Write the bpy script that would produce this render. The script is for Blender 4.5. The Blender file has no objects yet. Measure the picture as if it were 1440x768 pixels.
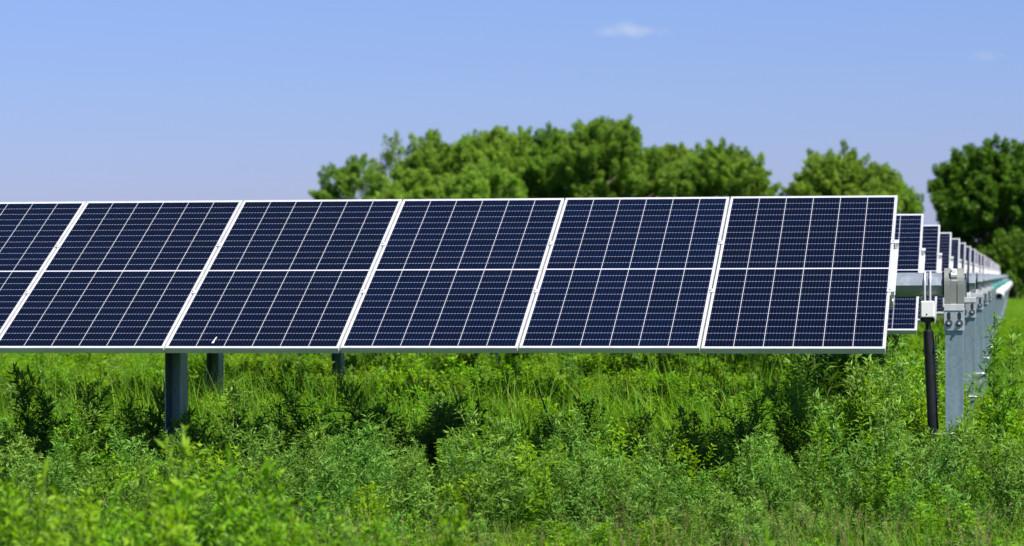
import bpy, math, random
import numpy as np
from mathutils import Vector, Matrix, Quaternion

random.seed(7)
RNG = np.random.default_rng(7)
C = bpy.context.scene.collection
PI = math.pi

# ------------------------------------------------------------------ camera numbers (solved from the photograph)
F_PX = 4286.3
YAW, PITCH, ROLL = 0.16322, 0.001285, -0.002919
HC = 1.45                       # eye height
TILT = 0.4525                  # tracker tilt
X_END = -0.7167                 # right end of every row
L, WP, PITCH_X = 2.10, 1.049, 1.058
SPACING = 5.642
cT, sT = math.cos(TILT), math.sin(TILT)
YC = 18.3506            # centre of the panel plane, first row
ZC = HC + 0.0477
OFF = 0.112                     # panel face to tube axis
YT, ZT = YC + OFF * sT, ZC - OFF * cT
SUN = Vector((0.53, -0.42, 1.0)).normalized()


def x_at(u, y):
    """world x of picture column u (1440 wide) at depth y"""
    return y * math.tan(math.atan((u - 720) / F_PX) - YAW)


def h_at(v, y):
    """height at depth y that reaches picture row v"""
    return HC - (v - 389.5) * y / F_PX


# ------------------------------------------------------------------ materials
def mat(name):
    m = bpy.data.materials.new(name)
    m.use_nodes = True
    nt = m.node_tree
    nt.nodes.clear()
    out = nt.nodes.new('ShaderNodeOutputMaterial')
    return m, nt, out


def node(nt, t, **kw):
    n = nt.nodes.new(t)
    for k, v in kw.items():
        if k in n.inputs.keys() if isinstance(k, str) else False:
            n.inputs[k].default_value = v
        else:
            setattr(n, k, v)
    return n


def math_n(nt, op, a, b=None, c=None):
    n = nt.nodes.new('ShaderNodeMath')
    n.operation = op
    for i, v in enumerate((a, b, c)):
        if v is None:
            continue
        if isinstance(v, (int, float)):
            n.inputs[i].default_value = v
        else:
            nt.links.new(v, n.inputs[i])
    return n.outputs[0]


def mix_col(nt, fac, a, b):
    n = nt.nodes.new('ShaderNodeMix')
    n.data_type = 'RGBA'
    for sock, v in ((n.inputs[0], fac), (n.inputs[6], a), (n.inputs[7], b)):
        if isinstance(v, (int, float)):
            sock.default_value = v
        elif isinstance(v, (tuple, list)):
            sock.default_value = (*v[:3], 1)
        else:
            nt.links.new(v, sock)
    return n.outputs[2]


def ramp(nt, fac, stops):
    n = nt.nodes.new('ShaderNodeValToRGB')
    cr = n.color_ramp
    while len(cr.elements) < len(stops):
        cr.elements.new(0.5)
    for e, (p, c) in zip(cr.elements, stops):
        e.position = p
        e.color = (*c, 1)
    nt.links.new(fac, n.inputs[0])
    return n.outputs[0]


def metal(name, col, rough, metallic, var=0.12, scale=18.0, bump=0.02):
    m, nt, out = mat(name)
    p = node(nt, 'ShaderNodeBsdfPrincipled')
    tc = node(nt, 'ShaderNodeTexCoord')
    nz = node(nt, 'ShaderNodeTexNoise')
    nz.inputs['Scale'].default_value = scale
    nz.inputs['Detail'].default_value = 5
    nt.links.new(tc.outputs['Object'], nz.inputs['Vector'])
    dark = tuple(c * (1 - var) for c in col)
    lite = tuple(min(1, c * (1 + var)) for c in col)
    colr = ramp(nt, nz.outputs[0], [(0.3, dark), (0.7, lite)])
    nt.links.new(colr, p.inputs['Base Color'])
    p.inputs['Roughness'].default_value = rough
    p.inputs['Metallic'].default_value = metallic
    r = math_n(nt, 'MULTIPLY_ADD', nz.outputs[0], 0.25, rough - 0.12)
    nt.links.new(r, p.inputs['Roughness'])
    if bump:
        b = node(nt, 'ShaderNodeBump')
        b.inputs['Strength'].default_value = bump * 5
        b.inputs['Distance'].default_value = 0.002
        nt.links.new(nz.outputs[0], b.inputs['Height'])
        nt.links.new(b.outputs[0], p.inputs['Normal'])
    nt.links.new(p.outputs[0], out.inputs[0])
    return m


def galvanised(name, col=(0.27, 0.355, 0.41)):
    """zinc coat: crystal spangle, dull streaks, run-off stains"""
    m, nt, out = mat(name)
    p = node(nt, 'ShaderNodeBsdfPrincipled')
    tc = node(nt, 'ShaderNodeTexCoord')
    vo = node(nt, 'ShaderNodeTexVoronoi')
    vo.inputs['Scale'].default_value = 70
    nt.links.new(tc.outputs['Object'], vo.inputs['Vector'])
    mp = node(nt, 'ShaderNodeMapping')
    mp.inputs['Scale'].default_value = (22, 22, 2.2)
    nt.links.new(tc.outputs['Object'], mp.inputs[0])
    nz = node(nt, 'ShaderNodeTexNoise')
    nz.inputs['Scale'].default_value = 1.0
    nz.inputs['Detail'].default_value = 6
    nt.links.new(mp.outputs[0], nz.inputs['Vector'])
    sep = node(nt, 'ShaderNodeSeparateColor')
    nt.links.new(vo.outputs['Color'], sep.inputs[0])
    s = math_n(nt, 'MULTIPLY_ADD', sep.outputs[0], 0.18, 0.88)
    st = math_n(nt, 'MULTIPLY_ADD', nz.outputs[0], 0.5, 0.75)
    f = math_n(nt, 'MULTIPLY', s, st)
    hsv = node(nt, 'ShaderNodeHueSaturation')
    hsv.inputs['Color'].default_value = (*col, 1)
    nt.links.new(f, hsv.inputs['Value'])
    nt.links.new(hsv.outputs[0], p.inputs['Base Color'])
    p.inputs['Metallic'].default_value = 0.6
    r = math_n(nt, 'MULTIPLY_ADD', nz.outputs[0], 0.3, 0.32)
    nt.links.new(r, p.inputs['Roughness'])
    nt.links.new(p.outputs[0], out.inputs[0])
    return m


def plain(name, col, rough=0.5, spec=0.5, var=0.1, scale=30):
    return metal(name, col, rough, 0.0, var, scale, 0.01)


M_FRAME = metal('anodised_frame', (0.62, 0.62, 0.63), 0.42, 0.35, 0.06, 12, 0)
M_GALV = galvanised('galvanised_steel')
M_TUBE = galvanised('galvanised_tube', (0.31, 0.35, 0.40))
M_PLATE = galvanised('galvanised_plate', (0.47, 0.52, 0.57))
M_RAIL = metal('bright_zinc', (0.60, 0.60, 0.61), 0.42, 0.3, 0.06, 25, 0)
M_TAUPE = plain('taupe_casting', (0.185, 0.195, 0.180), 0.5, var=0.07, scale=14)
M_BLACK = plain('black_steel', (0.010, 0.010, 0.011), 0.38, var=0.2)
M_BLACKRUB = plain('black_rubber', (0.012, 0.012, 0.012), 0.7)
M_BOLT = metal('bolt_steel', (0.11, 0.13, 0.14), 0.35, 0.6, 0.1, 60, 0)
M_WHITEBOX = plain('white_powder_coat', (0.74, 0.74, 0.73), 0.4, var=0.03)
M_PVC = plain('white_plastic_shell', (0.58, 0.58, 0.58), 0.35, var=0.05)
M_TEAL = plain('teal_sheath', (0.005, 0.26, 0.19), 0.4, var=0.1)
M_DROP = plain('dried_dropping', (0.75, 0.75, 0.70), 0.9)
M_BARK = plain('bark', (0.20, 0.165, 0.13), 0.9, var=0.3, scale=3)


def cell_material():
    m, nt, out = mat('solar_cells')
    tc = node(nt, 'ShaderNodeTexCoord')
    sep = node(nt, 'ShaderNodeSeparateXYZ')
    nt.links.new(tc.outputs['Object'], sep.inputs[0])
    x, y = sep.outputs[0], sep.outputs[1]
    pw, ph = 0.1700, 0.0850
    cx = math_n(nt, 'DIVIDE', math_n(nt, 'ADD', x, 3 * pw), pw)
    fx = math_n(nt, 'FRACT', cx)
    dx = math_n(nt, 'MULTIPLY', math_n(nt, 'MINIMUM', fx, math_n(nt, 'SUBTRACT', 1.0, fx)), pw)
    ay = math_n(nt, 'SUBTRACT', math_n(nt, 'ABSOLUTE', y), 0.0065)
    cy = math_n(nt, 'DIVIDE', ay, ph)
    fy = math_n(nt, 'FRACT', cy)
    dy = math_n(nt, 'MULTIPLY', math_n(nt, 'MINIMUM', fy, math_n(nt, 'SUBTRACT', 1.0, fy)), ph)
    col_gap = math_n(nt, 'LESS_THAN', dx, 0.0015)
    row_gap = math_n(nt, 'LESS_THAN', dy, 0.0019)
    mid_gap = math_n(nt, 'LESS_THAN', ay, 0.0002)
    edge = math_n(nt, 'MAXIMUM', math_n(nt, 'GREATER_THAN', math_n(nt, 'ABSOLUTE', x), 3 * pw - 0.002),
                  math_n(nt, 'GREATER_THAN', ay, 12 * ph - 0.002))
    white = math_n(nt, 'MAXIMUM', math_n(nt, 'MAXIMUM', col_gap, mid_gap), edge)
    # nine wires per cell
    fb = math_n(nt, 'FRACT', math_n(nt, 'MULTIPLY', fx, 9.0))
    db = math_n(nt, 'MULTIPLY', math_n(nt, 'ABSOLUTE', math_n(nt, 'SUBTRACT', fb, 0.5)), pw / 9)
    bus = math_n(nt, 'LESS_THAN', db, 0.00055)
    pad = math_n(nt, 'LESS_THAN', db, 0.0040)
    # crystal tone shifts from cell to cell
    cmb = node(nt, 'ShaderNodeCombineXYZ')
    nt.links.new(math_n(nt, 'FLOOR', cx), cmb.inputs[0])
    nt.links.new(math_n(nt, 'FLOOR', math_n(nt, 'DIVIDE', y, ph)), cmb.inputs[1])
    oi = node(nt, 'ShaderNodeObjectInfo')
    nt.links.new(math_n(nt, 'MULTIPLY', oi.outputs['Random'], 99.0), cmb.inputs[2])
    wn = node(nt, 'ShaderNodeTexWhiteNoise')
    nt.links.new(cmb.outputs[0], wn.inputs[0])
    cell = mix_col(nt, wn.outputs[0], (0.0002, 0.0024, 0.0125), (0.0004, 0.0038, 0.019))
    cell = mix_col(nt, math_n(nt, 'MULTIPLY', oi.outputs['Random'], 0.6), cell, (0.0003, 0.0016, 0.0075))
    c1 = mix_col(nt, math_n(nt, 'MULTIPLY', bus, 0.13), cell, (0.22, 0.24, 0.34))
    gapc = mix_col(nt, pad, (0.10, 0.10, 0.155), (0.37, 0.355, 0.43))
    c2 = mix_col(nt, row_gap, c1, gapc)
    c3 = mix_col(nt, white, c2, (0.50, 0.50, 0.54))
    # thin dust film, thicker toward the low edge and in drying marks
    nz = node(nt, 'ShaderNodeTexNoise')
    nz.inputs['Scale'].default_value = 2.3
    nz.inputs['Detail'].default_value = 8
    nz.inputs['Roughness'].default_value = 0.65
    nt.links.new(tc.outputs['Object'], nz.inputs['Vector'])
    dust = math_n(nt, 'MULTIPLY', math_n(nt, 'POWER', nz.outputs[0], 2.0), 0.007)
    c4 = mix_col(nt, dust, c3, (0.34, 0.33, 0.31))
    p = node(nt, 'ShaderNodeBsdfPrincipled')
    nt.links.new(c4, p.inputs['Base Color'])
    p.inputs['Roughness'].default_value = 0.09
    p.inputs['IOR'].default_value = 1.24
    nt.links.new(math_n(nt, 'MULTIPLY_ADD', nz.outputs[0], 0.12, 0.05), p.inputs['Roughness'])
    nt.links.new(p.outputs[0], out.inputs[0])
    return m


M_CELL = cell_material()


def leaf_material(name, stops, trans=0.35, rough=0.55, spec=0.22, hue=0.03, val=0.25):
    """leaf colour from the 'age' of each leaf, shifted a little per plant"""
    m, nt, out = mat(name)
    at = node(nt, 'ShaderNodeAttribute')
    at.attribute_name = 'age'
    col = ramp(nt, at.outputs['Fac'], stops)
    oi = node(nt, 'ShaderNodeObjectInfo')
    hsv = node(nt, 'ShaderNodeHueSaturation')
    nt.links.new(col, hsv.inputs['Color'])
    nt.links.new(math_n(nt, 'MULTIPLY_ADD', oi.outputs['Random'], hue, 0.5 - hue / 2), hsv.inputs['Hue'])
    wn = node(nt, 'ShaderNodeTexWhiteNoise')
    wn.noise_dimensions = '1D'
    nt.links.new(oi.outputs['Random'], wn.inputs['W'])
    nt.links.new(math_n(nt, 'MULTIPLY_ADD', wn.outputs[0], val, 1 - val / 2), hsv.inputs['Value'])
    p = node(nt, 'ShaderNodeBsdfPrincipled')
    nt.links.new(hsv.outputs[0], p.inputs['Base Color'])
    p.inputs['Roughness'].default_value = rough
    p.inputs['Specular IOR Level'].default_value = spec
    t = node(nt, 'ShaderNodeBsdfTranslucent')
    tcol = node(nt, 'ShaderNodeHueSaturation')
    tcol.inputs['Hue'].default_value = 0.494
    tcol.inputs['Saturation'].default_value = 1.1
    tcol.inputs['Value'].default_value = 1.5
    nt.links.new(hsv.outputs[0], tcol.inputs['Color'])
    nt.links.new(tcol.outputs[0], t.inputs[0])
    mx = node(nt, 'ShaderNodeMixShader')
    mx.inputs[0].default_value = trans
    nt.links.new(p.outputs[0], mx.inputs[1])
    nt.links.new(t.outputs[0], mx.inputs[2])
    nt.links.new(mx.outputs[0], out.inputs[0])
    return m


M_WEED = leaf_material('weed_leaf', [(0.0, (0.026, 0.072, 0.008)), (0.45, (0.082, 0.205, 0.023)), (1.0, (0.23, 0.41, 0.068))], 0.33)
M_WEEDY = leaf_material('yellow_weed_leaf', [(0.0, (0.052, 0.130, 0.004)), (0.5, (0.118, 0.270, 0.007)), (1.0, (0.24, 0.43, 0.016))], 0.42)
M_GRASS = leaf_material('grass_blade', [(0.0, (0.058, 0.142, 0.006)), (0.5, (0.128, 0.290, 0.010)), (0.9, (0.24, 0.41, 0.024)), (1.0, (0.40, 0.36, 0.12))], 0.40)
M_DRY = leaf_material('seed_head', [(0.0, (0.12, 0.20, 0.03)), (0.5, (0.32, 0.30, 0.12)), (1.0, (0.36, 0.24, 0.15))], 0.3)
M_STEM = leaf_material('weed_stem', [(0.0, (0.10, 0.12, 0.03)), (1.0, (0.12, 0.20, 0.04))], 0.1)
M_TREE = leaf_material('tree_leaf', [(0.0, (0.072, 0.140, 0.020)), (0.5, (0.168, 0.295, 0.040)), (1.0, (0.29, 0.43, 0.070))], 0.48, hue=0.022, val=0.3)  # leaf colours lightened to carry the pale haze of distance
M_TREED = leaf_material('dark_tree_leaf', [(0.0, (0.036, 0.080, 0.010)), (0.5, (0.082, 0.160, 0.018)), (1.0, (0.15, 0.25, 0.030))], 0.38, hue=0.02, val=0.15)


def ground_material():
    m, nt, out = mat('meadow_ground')
    tc = node(nt, 'ShaderNodeTexCoord')
    n1 = node(nt, 'ShaderNodeTexNoise')
    n1.inputs['Scale'].default_value = 0.35
    n1.inputs['Detail'].default_value = 8
    nt.links.new(tc.outputs['Object'], n1.inputs['Vector'])
    n2 = node(nt, 'ShaderNodeTexNoise')
    n2.inputs['Scale'].default_value = 14
    n2.inputs['Detail'].default_value = 6
    nt.links.new(tc.outputs['Object'], n2.inputs['Vector'])
    g = ramp(nt, n1.outputs[0], [(0.3, (0.050, 0.110, 0.016)), (0.7, (0.095, 0.170, 0.024))])
    s = ramp(nt, n2.outputs[0], [(0.35, (0.045, 0.055, 0.018)), (0.65, (0.10, 0.155, 0.026))])
    c = mix_col(nt, 0.5, g, s)
    p = node(nt, 'ShaderNodeBsdfPrincipled')
    nt.links.new(c, p.inputs['Base Color'])
    p.inputs['Roughness'].default_value = 0.95
    p.inputs['Specular IOR Level'].default_value = 0.1
    b = node(nt, 'ShaderNodeBump')
    b.inputs['Distance'].default_value = 0.05
    nt.links.new(n2.outputs[0], b.inputs['Height'])
    nt.links.new(b.outputs[0], p.inputs['Normal'])
    nt.links.new(p.outputs[0], out.inputs[0])
    return m


M_GROUND = ground_material()


# ------------------------------------------------------------------ mesh helpers
class MB:
    def __init__(s):
        s.v, s.f, s.mi = [], [], []

    def add(s, verts, faces, mi=0):
        o = len(s.v)
        s.v += [tuple(v) for v in verts]
        s.f += [tuple(i + o for i in f) for f in faces]
        s.mi += [mi] * len(faces)

    def box(s, x0, x1, y0, y1, z0, z1, bev=0.0, M=None, mi=0):
        if bev <= 0:
            v = [(x, y, z) for x in (x0, x1) for y in (y0, y1) for z in (z0, z1)]
            f = [(0, 1, 3, 2), (4, 6, 7, 5), (0, 4, 5, 1), (2, 3, 7, 6), (0, 2, 6, 4), (1, 5, 7, 3)]
        else:
            b = min(bev, (x1 - x0) * .45, (y1 - y0) * .45, (z1 - z0) * .45)
            # chamfered box: 24 verts
            v, idx = [], {}
            for ix, X in enumerate((x0, x1)):
                for iy, Y in enumerate((y0, y1)):
                    for iz, Z in enumerate((z0, z1)):
                        sx, sy, sz = 1 - 2 * ix, 1 - 2 * iy, 1 - 2 * iz
                        idx[ix, iy, iz, 0] = len(v); v.append((X, Y + sy * b, Z + sz * b))
                        idx[ix, iy, iz, 1] = len(v); v.append((X + sx * b, Y, Z + sz * b))
                        idx[ix, iy, iz, 2] = len(v); v.append((X + sx * b, Y + sy * b, Z))
            f = []
            q = ((0, 0), (1, 0), (1, 1), (0, 1))
            for a in (0, 1):
                f.append(tuple(idx[a, i, j, 0] for i, j in q))
                f.append(tuple(idx[i, a, j, 1] for i, j in q))
                f.append(tuple(idx[i, j, a, 2] for i, j in q))
            for a in (0, 1):
                for c in (0, 1):
                    f.append((idx[a, c, 0, 0], idx[a, c, 1, 0], idx[a, c, 1, 1], idx[a, c, 0, 1]))
                    f.append((idx[a, 0, c, 0], idx[a, 1, c, 0], idx[a, 1, c, 2], idx[a, 0, c, 2]))
                    f.append((idx[0, a, c, 1], idx[1, a, c, 1], idx[1, a, c, 2], idx[0, a, c, 2]))
            for i in (0, 1):
                for j in (0, 1):
                    for k in (0, 1):
                        f.append((idx[i, j, k, 0], idx[i, j, k, 1], idx[i, j, k, 2]))
        if M is not None:
            v = [M @ Vector(p) for p in v]
        s.add(v, f, mi)

    def tube(s, pts, rads, n=10, cap=True, mi=0):
        pts = [Vector(p) for p in pts]
        if isinstance(rads, (int, float)):
            rads = [rads] * len(pts)
        v, f = [], []
        t0 = (pts[1] - pts[0]).normalized()
        ref = Vector((0, 0, 1)) if abs(t0.z) < .9 else Vector((1, 0, 0))
        a = t0.cross(ref).normalized()
        for i, p in enumerate(pts):
            t = (pts[min(i + 1, len(pts) - 1)] - pts[max(i - 1, 0)]).normalized()
            a = (a - t * a.dot(t)).normalized()
            b = t.cross(a)
            for k in range(n):
                an = 2 * PI * k / n
                v.append(p + (a * math.cos(an) + b * math.sin(an)) * rads[i])
        for i in range(len(pts) - 1):
            for k in range(n):
                k2 = (k + 1) % n
                f.append((i * n + k, i * n + k2, (i + 1) * n + k2, (i + 1) * n + k))
        if cap:
            f.append(tuple(reversed(range(n))))
            f.append(tuple((len(pts) - 1) * n + k for k in range(n)))
        s.add(v, f, mi)

    def prism(s, prof, x0, x1, M=None, mi=0):
        """closed (y,z) outline swept along x"""
        n = len(prof)
        v = [(x0, y, z) for y, z in prof] + [(x1, y, z) for y, z in prof]
        f = [(i, (i + 1) % n, (i + 1) % n + n, i + n) for i in range(n)]
        f += [tuple(reversed(range(n))), tuple(range(n, 2 * n))]
        if M is not None:
            v = [M @ Vector(p) for p in v]
        s.add(v, f, mi)

    def mesh(s, name, mats, smooth=False):
        me = bpy.data.meshes.new(name)
        me.from_pydata(s.v, [], s.f)
        for m in (mats if isinstance(mats, (list, tuple)) else [mats]):
            me.materials.append(m)
        me.polygons.foreach_set('material_index', s.mi)
        import bmesh
        bm = bmesh.new(); bm.from_mesh(me)
        bmesh.ops.recalc_face_normals(bm, faces=bm.faces)
        bm.to_mesh(me); bm.free()
        if smooth:
            me.polygons.foreach_set('use_smooth', [True] * len(me.polygons))
            try:
                me.set_sharp_from_angle(angle=math.radians(40))
            except Exception:
                pass
        return me

    def build(s, name, mats, parent=None, smooth=False, loc=(0, 0, 0), rot=(0, 0, 0)):
        return link(name, s.mesh(name, mats, smooth), parent, loc, rot)


def link(name, me, parent=None, loc=(0, 0, 0), rot=(0, 0, 0)):
    o = bpy.data.objects.new(name, me)
    C.objects.link(o)
    o.location, o.rotation_euler = loc, rot
    if parent:
        o.parent = parent
    return o


def tag(o, label=None, cat=None, group=None, kind=None):
    for k, v in (('label', label), ('category', cat), ('group', group), ('kind', kind)):
        if v:
            o[k] = v
    return o


def thing(name, label, cat, loc=(0, 0, 0), group=None):
    o = link(name, None, None, loc)
    return tag(o, label, cat, group)


def dup_tree(o, parent=None):
    kids = [c for c in bpy.data.objects if c.parent is o]
    c = o.copy()
    C.objects.link(c)
    c.parent = parent
    for k in kids:
        dup_tree(k, c)
    return c


# ------------------------------------------------------------------ tracker meshes (shared by every row)
def panel_mesh():
    b = MB()
    b.box(-WP / 2 + .010, WP / 2 - .010, -L / 2 + .010, L / 2 - .010, -0.008, -0.0022)
    return b.mesh('solar_panel', M_CELL)


def frame_mesh():
    b = MB()
    lip, d = 0.0115, 0.036
    for sx in (-1, 1):
        x0, x1 = sorted((sx * WP / 2, sx * (WP / 2 - lip)))
        b.box(x0, x1, -L / 2, L / 2, -d, 0, .0015)
        x2, x3 = sorted((sx * (WP / 2 - lip - .001), sx * (WP / 2 - .030)))
        b.box(x2, x3, -L / 2 + .02, L / 2 - .02, -d + .0005, -d + .003)
    for sy in (-1, 1):
        y0, y1 = sorted((sy * L / 2 - sy * .0004, sy * (L / 2 - lip)))
        b.box(-WP / 2 + lip + .0005, WP / 2 - lip - .0005, y0, y1, -d + .0003, -.0003, .0015)
    return b.mesh('panel_frame', M_FRAME)


def back_mesh():
    b = MB()
    b.box(-.06, .06, -.035, .035, -.030, -.0085, .004)
    for sx in (-1, 1):
        b.tube([(sx * .05, 0, -.02), (sx * .2, -.03, -.02), (sx * .42, -.1, -.024)], .003, 6)
    return b.mesh('junction_box', M_BLACK)


def rail_mesh():
    """pressed hat rail under the joint of two panels, across the tube"""
    b = MB()
    prof = [(-.03, -.038), (-.03, -.041), (-.017, -.041), (-.017, -.083), (.017, -.083), (.017, -.041), (.03, -.041), (.03, -.038)]
    M = Matrix.Rotation(PI / 2, 4, 'Z')
    b.prism(prof, -.34, .40, M)
    return b.mesh('mounting_rail', M_RAIL)


def end_rail_mesh():
    b = MB()
    prof = [(-.03, -.038), (-.03, -.046), (-.018, -.046), (-.018, -.098), (.018, -.098), (.018, -.041), (.03, -.041), (.03, -.038)]
    M = Matrix.Rotation(PI / 2, 4, 'Z')
    b.prism(prof, -.29, .37, M)
    b.box(-.022, .022, -.315, -.288, -.094, -.062, .004)
    b.tube([(.004, -.30, -.050), (.004, -.30, -.112)], .010, 8)
    b.tube([(.020, .345, -.03), (.020, .345, -.095)], .009, 8)
    return b.mesh('mounting_rail', M_RAIL)


def clamp_mesh(end=False):
    b = MB()
    w = .030 if end else .018
    b.box(-w * .7, w, -.022, .022, .0008, .0065, .0015)
    b.tube([(0, 0, .006), (0, 0, .013)], .0075, 6)
    if end:
        b.box(.003, .022, -.020, .020, -.036, .0006, .001)
    else:
        b.box(-.004, .004, -.020, .020, -.036, .0006)
    return b.mesh('clamp', M_RAIL)


def tube_mesh(x0, x1, r=0.066):
    """octagonal torque tube turned with the panels, cut skew at its end, hollow"""
    b = MB()
    a0 = TILT
    R = r / math.cos(PI / 8)
    n = 8
    v, f = [], []
    for x, rr, cut in ((x0, R, 0), (x1, R, 1), (x1, R * .93, 1), (x1 - .25, R * .93, 0)):
        for k in range(n):
            an = a0 + 2 * PI * (k + .5) / n + PI / 2
            y, z = rr * math.cos(an), rr * math.sin(an)
            v.append((x + (0.10 * z if cut else 0), y, z))
    for i in range(3):
        for k in range(n):
            k2 = (k + 1) % n
            f.append((i * n + k, i * n + k2, (i + 1) * n + k2, (i + 1) * n + k))
    f.append(tuple(range(3 * n, 4 * n)))
    f.append(tuple(range(n)))
    b.add(v, f)
    return b.mesh('torque_tube', M_TUBE)


POST_W = 0.104
LIP_Z = h_at(608, YT - .05)


def post_mesh():
    """C section driven pile: broad face to the front, open to the back; splice above the ground"""
    b = MB()
    w, d, t = POST_W / 2, 0.075, .006
    z1 = ZT - 0.112
    prof = [(-w, -d), (w, -d), (w, d), (w - .025, d), (w - .025, d - t), (w - t, d - t), (w - t, -d + t), (-w + t, -d + t), (-w + t, d - t), (-w + .025, d - t), (-w + .025, d), (-w, d)]
    n = len(prof)
    v = [(x, y, LIP_Z) for x, y in prof] + [(x, y, z1) for x, y in prof]
    f = [(i, (i + 1) % n, (i + 1) % n + n, i + n) for i in range(n)] + [tuple(reversed(range(n))), tuple(range(n, 2 * n))]
    b.add(v, f)
    w2, d2 = w - .008, d - .008
    prof2 = [(-w2, -d2), (w2, -d2), (w2, d2), (w2 - t, d2), (w2 - t, -d2 + t), (-w2 + t, -d2 + t), (-w2 + t, d2), (-w2, d2)]
    n = len(prof2)
    v = [(x, y, -.25) for x, y in prof2] + [(x, y, LIP_Z + .10) for x, y in prof2]
    f = [(i, (i + 1) % n, (i + 1) % n + n, i + n) for i in range(n)] + [tuple(reversed(range(n))), tuple(range(n, 2 * n))]
    b.add(v, f)
    return b.mesh('support_post', M_GALV)


def channel_post_mesh():
    """plain channel with its open side to the front"""
    b = MB()
    w, d, t = POST_W / 2, 0.075, .006
    prof = [(-w, -d), (-w + t, -d), (-w + t, d - t), (w - t, d - t), (w - t, -d), (w, -d), (w, d), (-w, d)]  # shape chosen so the open recess darkens the inner posts
    n = len(prof)
    z1 = ZT - .112
    v = [(x, y, -.25) for x, y in prof] + [(x, y, z1) for x, y in prof]
    f = [(i, (i + 1) % n, (i + 1) % n + n, i + n) for i in range(n)] + [tuple(reversed(range(n))), tuple(range(n, 2 * n))]
    b.add(v, f)
    return b.mesh('support_post', M_GALV)


def flange_mesh():
    b = MB()
    w, d = POST_W / 2, .075
    # a rolled collar with rounded corners
    ring = []
    R, cr = 0.0065, .012
    for cx, cy, a in ((w, -d, -PI / 2), (w, d, 0), (-w, d, PI / 2), (-w, -d, PI)):
        for k in range(4):
            an = a + k * PI / 6
            ring.append(Vector((cx + cr * math.cos(an), cy + cr * math.sin(an), LIP_Z - .004)))
    ring.append(ring[0].copy())
    b.tube(ring, R, 6, cap=False)
    return b.mesh('splice_collar', M_RAIL)


def plate_mesh():
    """folded head plate with two slots, on the post's front"""
    b = MB()
    w = POST_W / 2 + .009
    z0, z1 = h_at(466, YT) , h_at(436, YT)
    y = -.075 - .0065
    # plain plate; black shapes set on its face stand for the shaded slot openings
    b.box(-w, w, y - .006, y, z0, z1, .003)
    b.box(-w, w, y - .006, .07, z1 - .004, z1 + .003, .002)
    return b.mesh('head_plate', M_PLATE)


def slot_mesh(x):
    b = MB()
    z0, z1 = h_at(466, YT), h_at(436, YT)
    zm = z0 + .088
    y = -.075 - .0065 - .0075
    n = 12
    pts = []
    for k in range(n):
        an = 2 * PI * k / n
        pts.append((x + .011 * math.cos(an), zm + (.012 if math.sin(an) > 0 else -.012) + .011 * math.sin(an)))
    v = [(px, y, pz) for px, pz in pts] + [(px, y + .0012, pz) for px, pz in pts]
    f = [tuple(range(n)), tuple(reversed(range(n, 2 * n)))] + [(i, (i + 1) % n, (i + 1) % n + n, i + n) for i in range(n)]
    b.add(v, f)
    return b.mesh('slot', M_BLACKRUB)


def bolt_mesh(x):
    b = MB()
    z = h_at(466, YT) + .045
    y = -.075 - .0135
    b.tube([(x, y + .001, z), (x, y - .004, z)], .0225, 18)
    b.tube([(x, y - .004, z), (x, y - .016, z)], .0135, 6)
    b.tube([(x, y - .016, z), (x, y - .027, z)], .007, 8, mi=1)
    return b.mesh('bolt', [M_BOLT, M_RAIL])


def ring_prof(r0, r1, flat, n=14):
    """upright housing outline (y,z): round top, straight sides to -flat"""
    pts = []
    for k in range(n + 1):
        an = PI * k / n
        pts.append((r0 * math.cos(an), r1 * math.sin(an)))
    pts += [(-r0, -flat), (r0, -flat)]
    return pts


def bearing_mesh(hw, m=None):
    b = MB()
    prof = ring_prof(.088, .098, .118)
    g = .020
    # two cheeks with a slot between them at the top, joined lower down
    b.prism(prof, -hw, -g)
    b.prism(prof, g, hw)
    low = [(.084, .02), (-.084, .02), (-.084, -.116), (.084, -.116)]
    b.prism(low, -g + .0005, g - .0005)
    return b.mesh('bearing_housing', m or M_TAUPE)


def roller_mesh():
    b = MB()
    b.tube([(-.018, -.062, .058), (.018, -.062, .058)], .028, 14)
    b.box(-.0175, .0175, -.088, .03, .064, .094, .006)
    return b.mesh('roller', M_WHITEBOX)


def saddle_mesh():
    b = MB()
    w = POST_W / 2 + .006
    z1 = -.118
    prof = [(-.092, z1 - .036), (-.092, z1), (-.080, z1 + .004), (.080, z1 + .004), (.092, z1), (.092, z1 - .036), (.080, z1 - .036), (.080, z1 - .008), (-.080, z1 - .008), (-.080, z1 - .036)]
    b.prism(prof, -w, w)
    return b.mesh('saddle', M_RAIL)


def seal_mesh(x):
    b = MB()
    n = 16
    prof = [(.079 * math.cos(2 * PI * k / n), .079 * math.sin(2 * PI * k / n)) for k in range(n)]
    b.prism(prof, x - .011, x + .011)  # black ring standing in for the shaded gap beside the bearing
    return b.mesh('seal', M_BLACKRUB)




ME_PANEL, ME_FRAME, ME_BACK = panel_mesh(), frame_mesh(), back_mesh()
ME_RAIL, ME_ENDRAIL, ME_CLAMP, ME_ENDCLAMP = rail_mesh(), end_rail_mesh(), clamp_mesh(), clamp_mesh(True)
ME_CHANNEL = channel_post_mesh()
ME_POST, ME_FLANGE, ME_PLATE = post_mesh(), flange_mesh(), plate_mesh()
ME_SLOT = [slot_mesh(-.031), slot_mesh(.031)]
ME_BOLT = [bolt_mesh(-.031), bolt_mesh(.031)]
ME_BEAR, ME_ROLL, ME_SADDLE = bearing_mesh(POST_W / 2 + .006), roller_mesh(), saddle_mesh()
ME_NARROW = bearing_mesh(.022, M_GALV)
X_POST = x_at(1341.5, YT - .08)          # end post
X_DAMP = x_at(1304.0, YT - .1)


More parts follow.
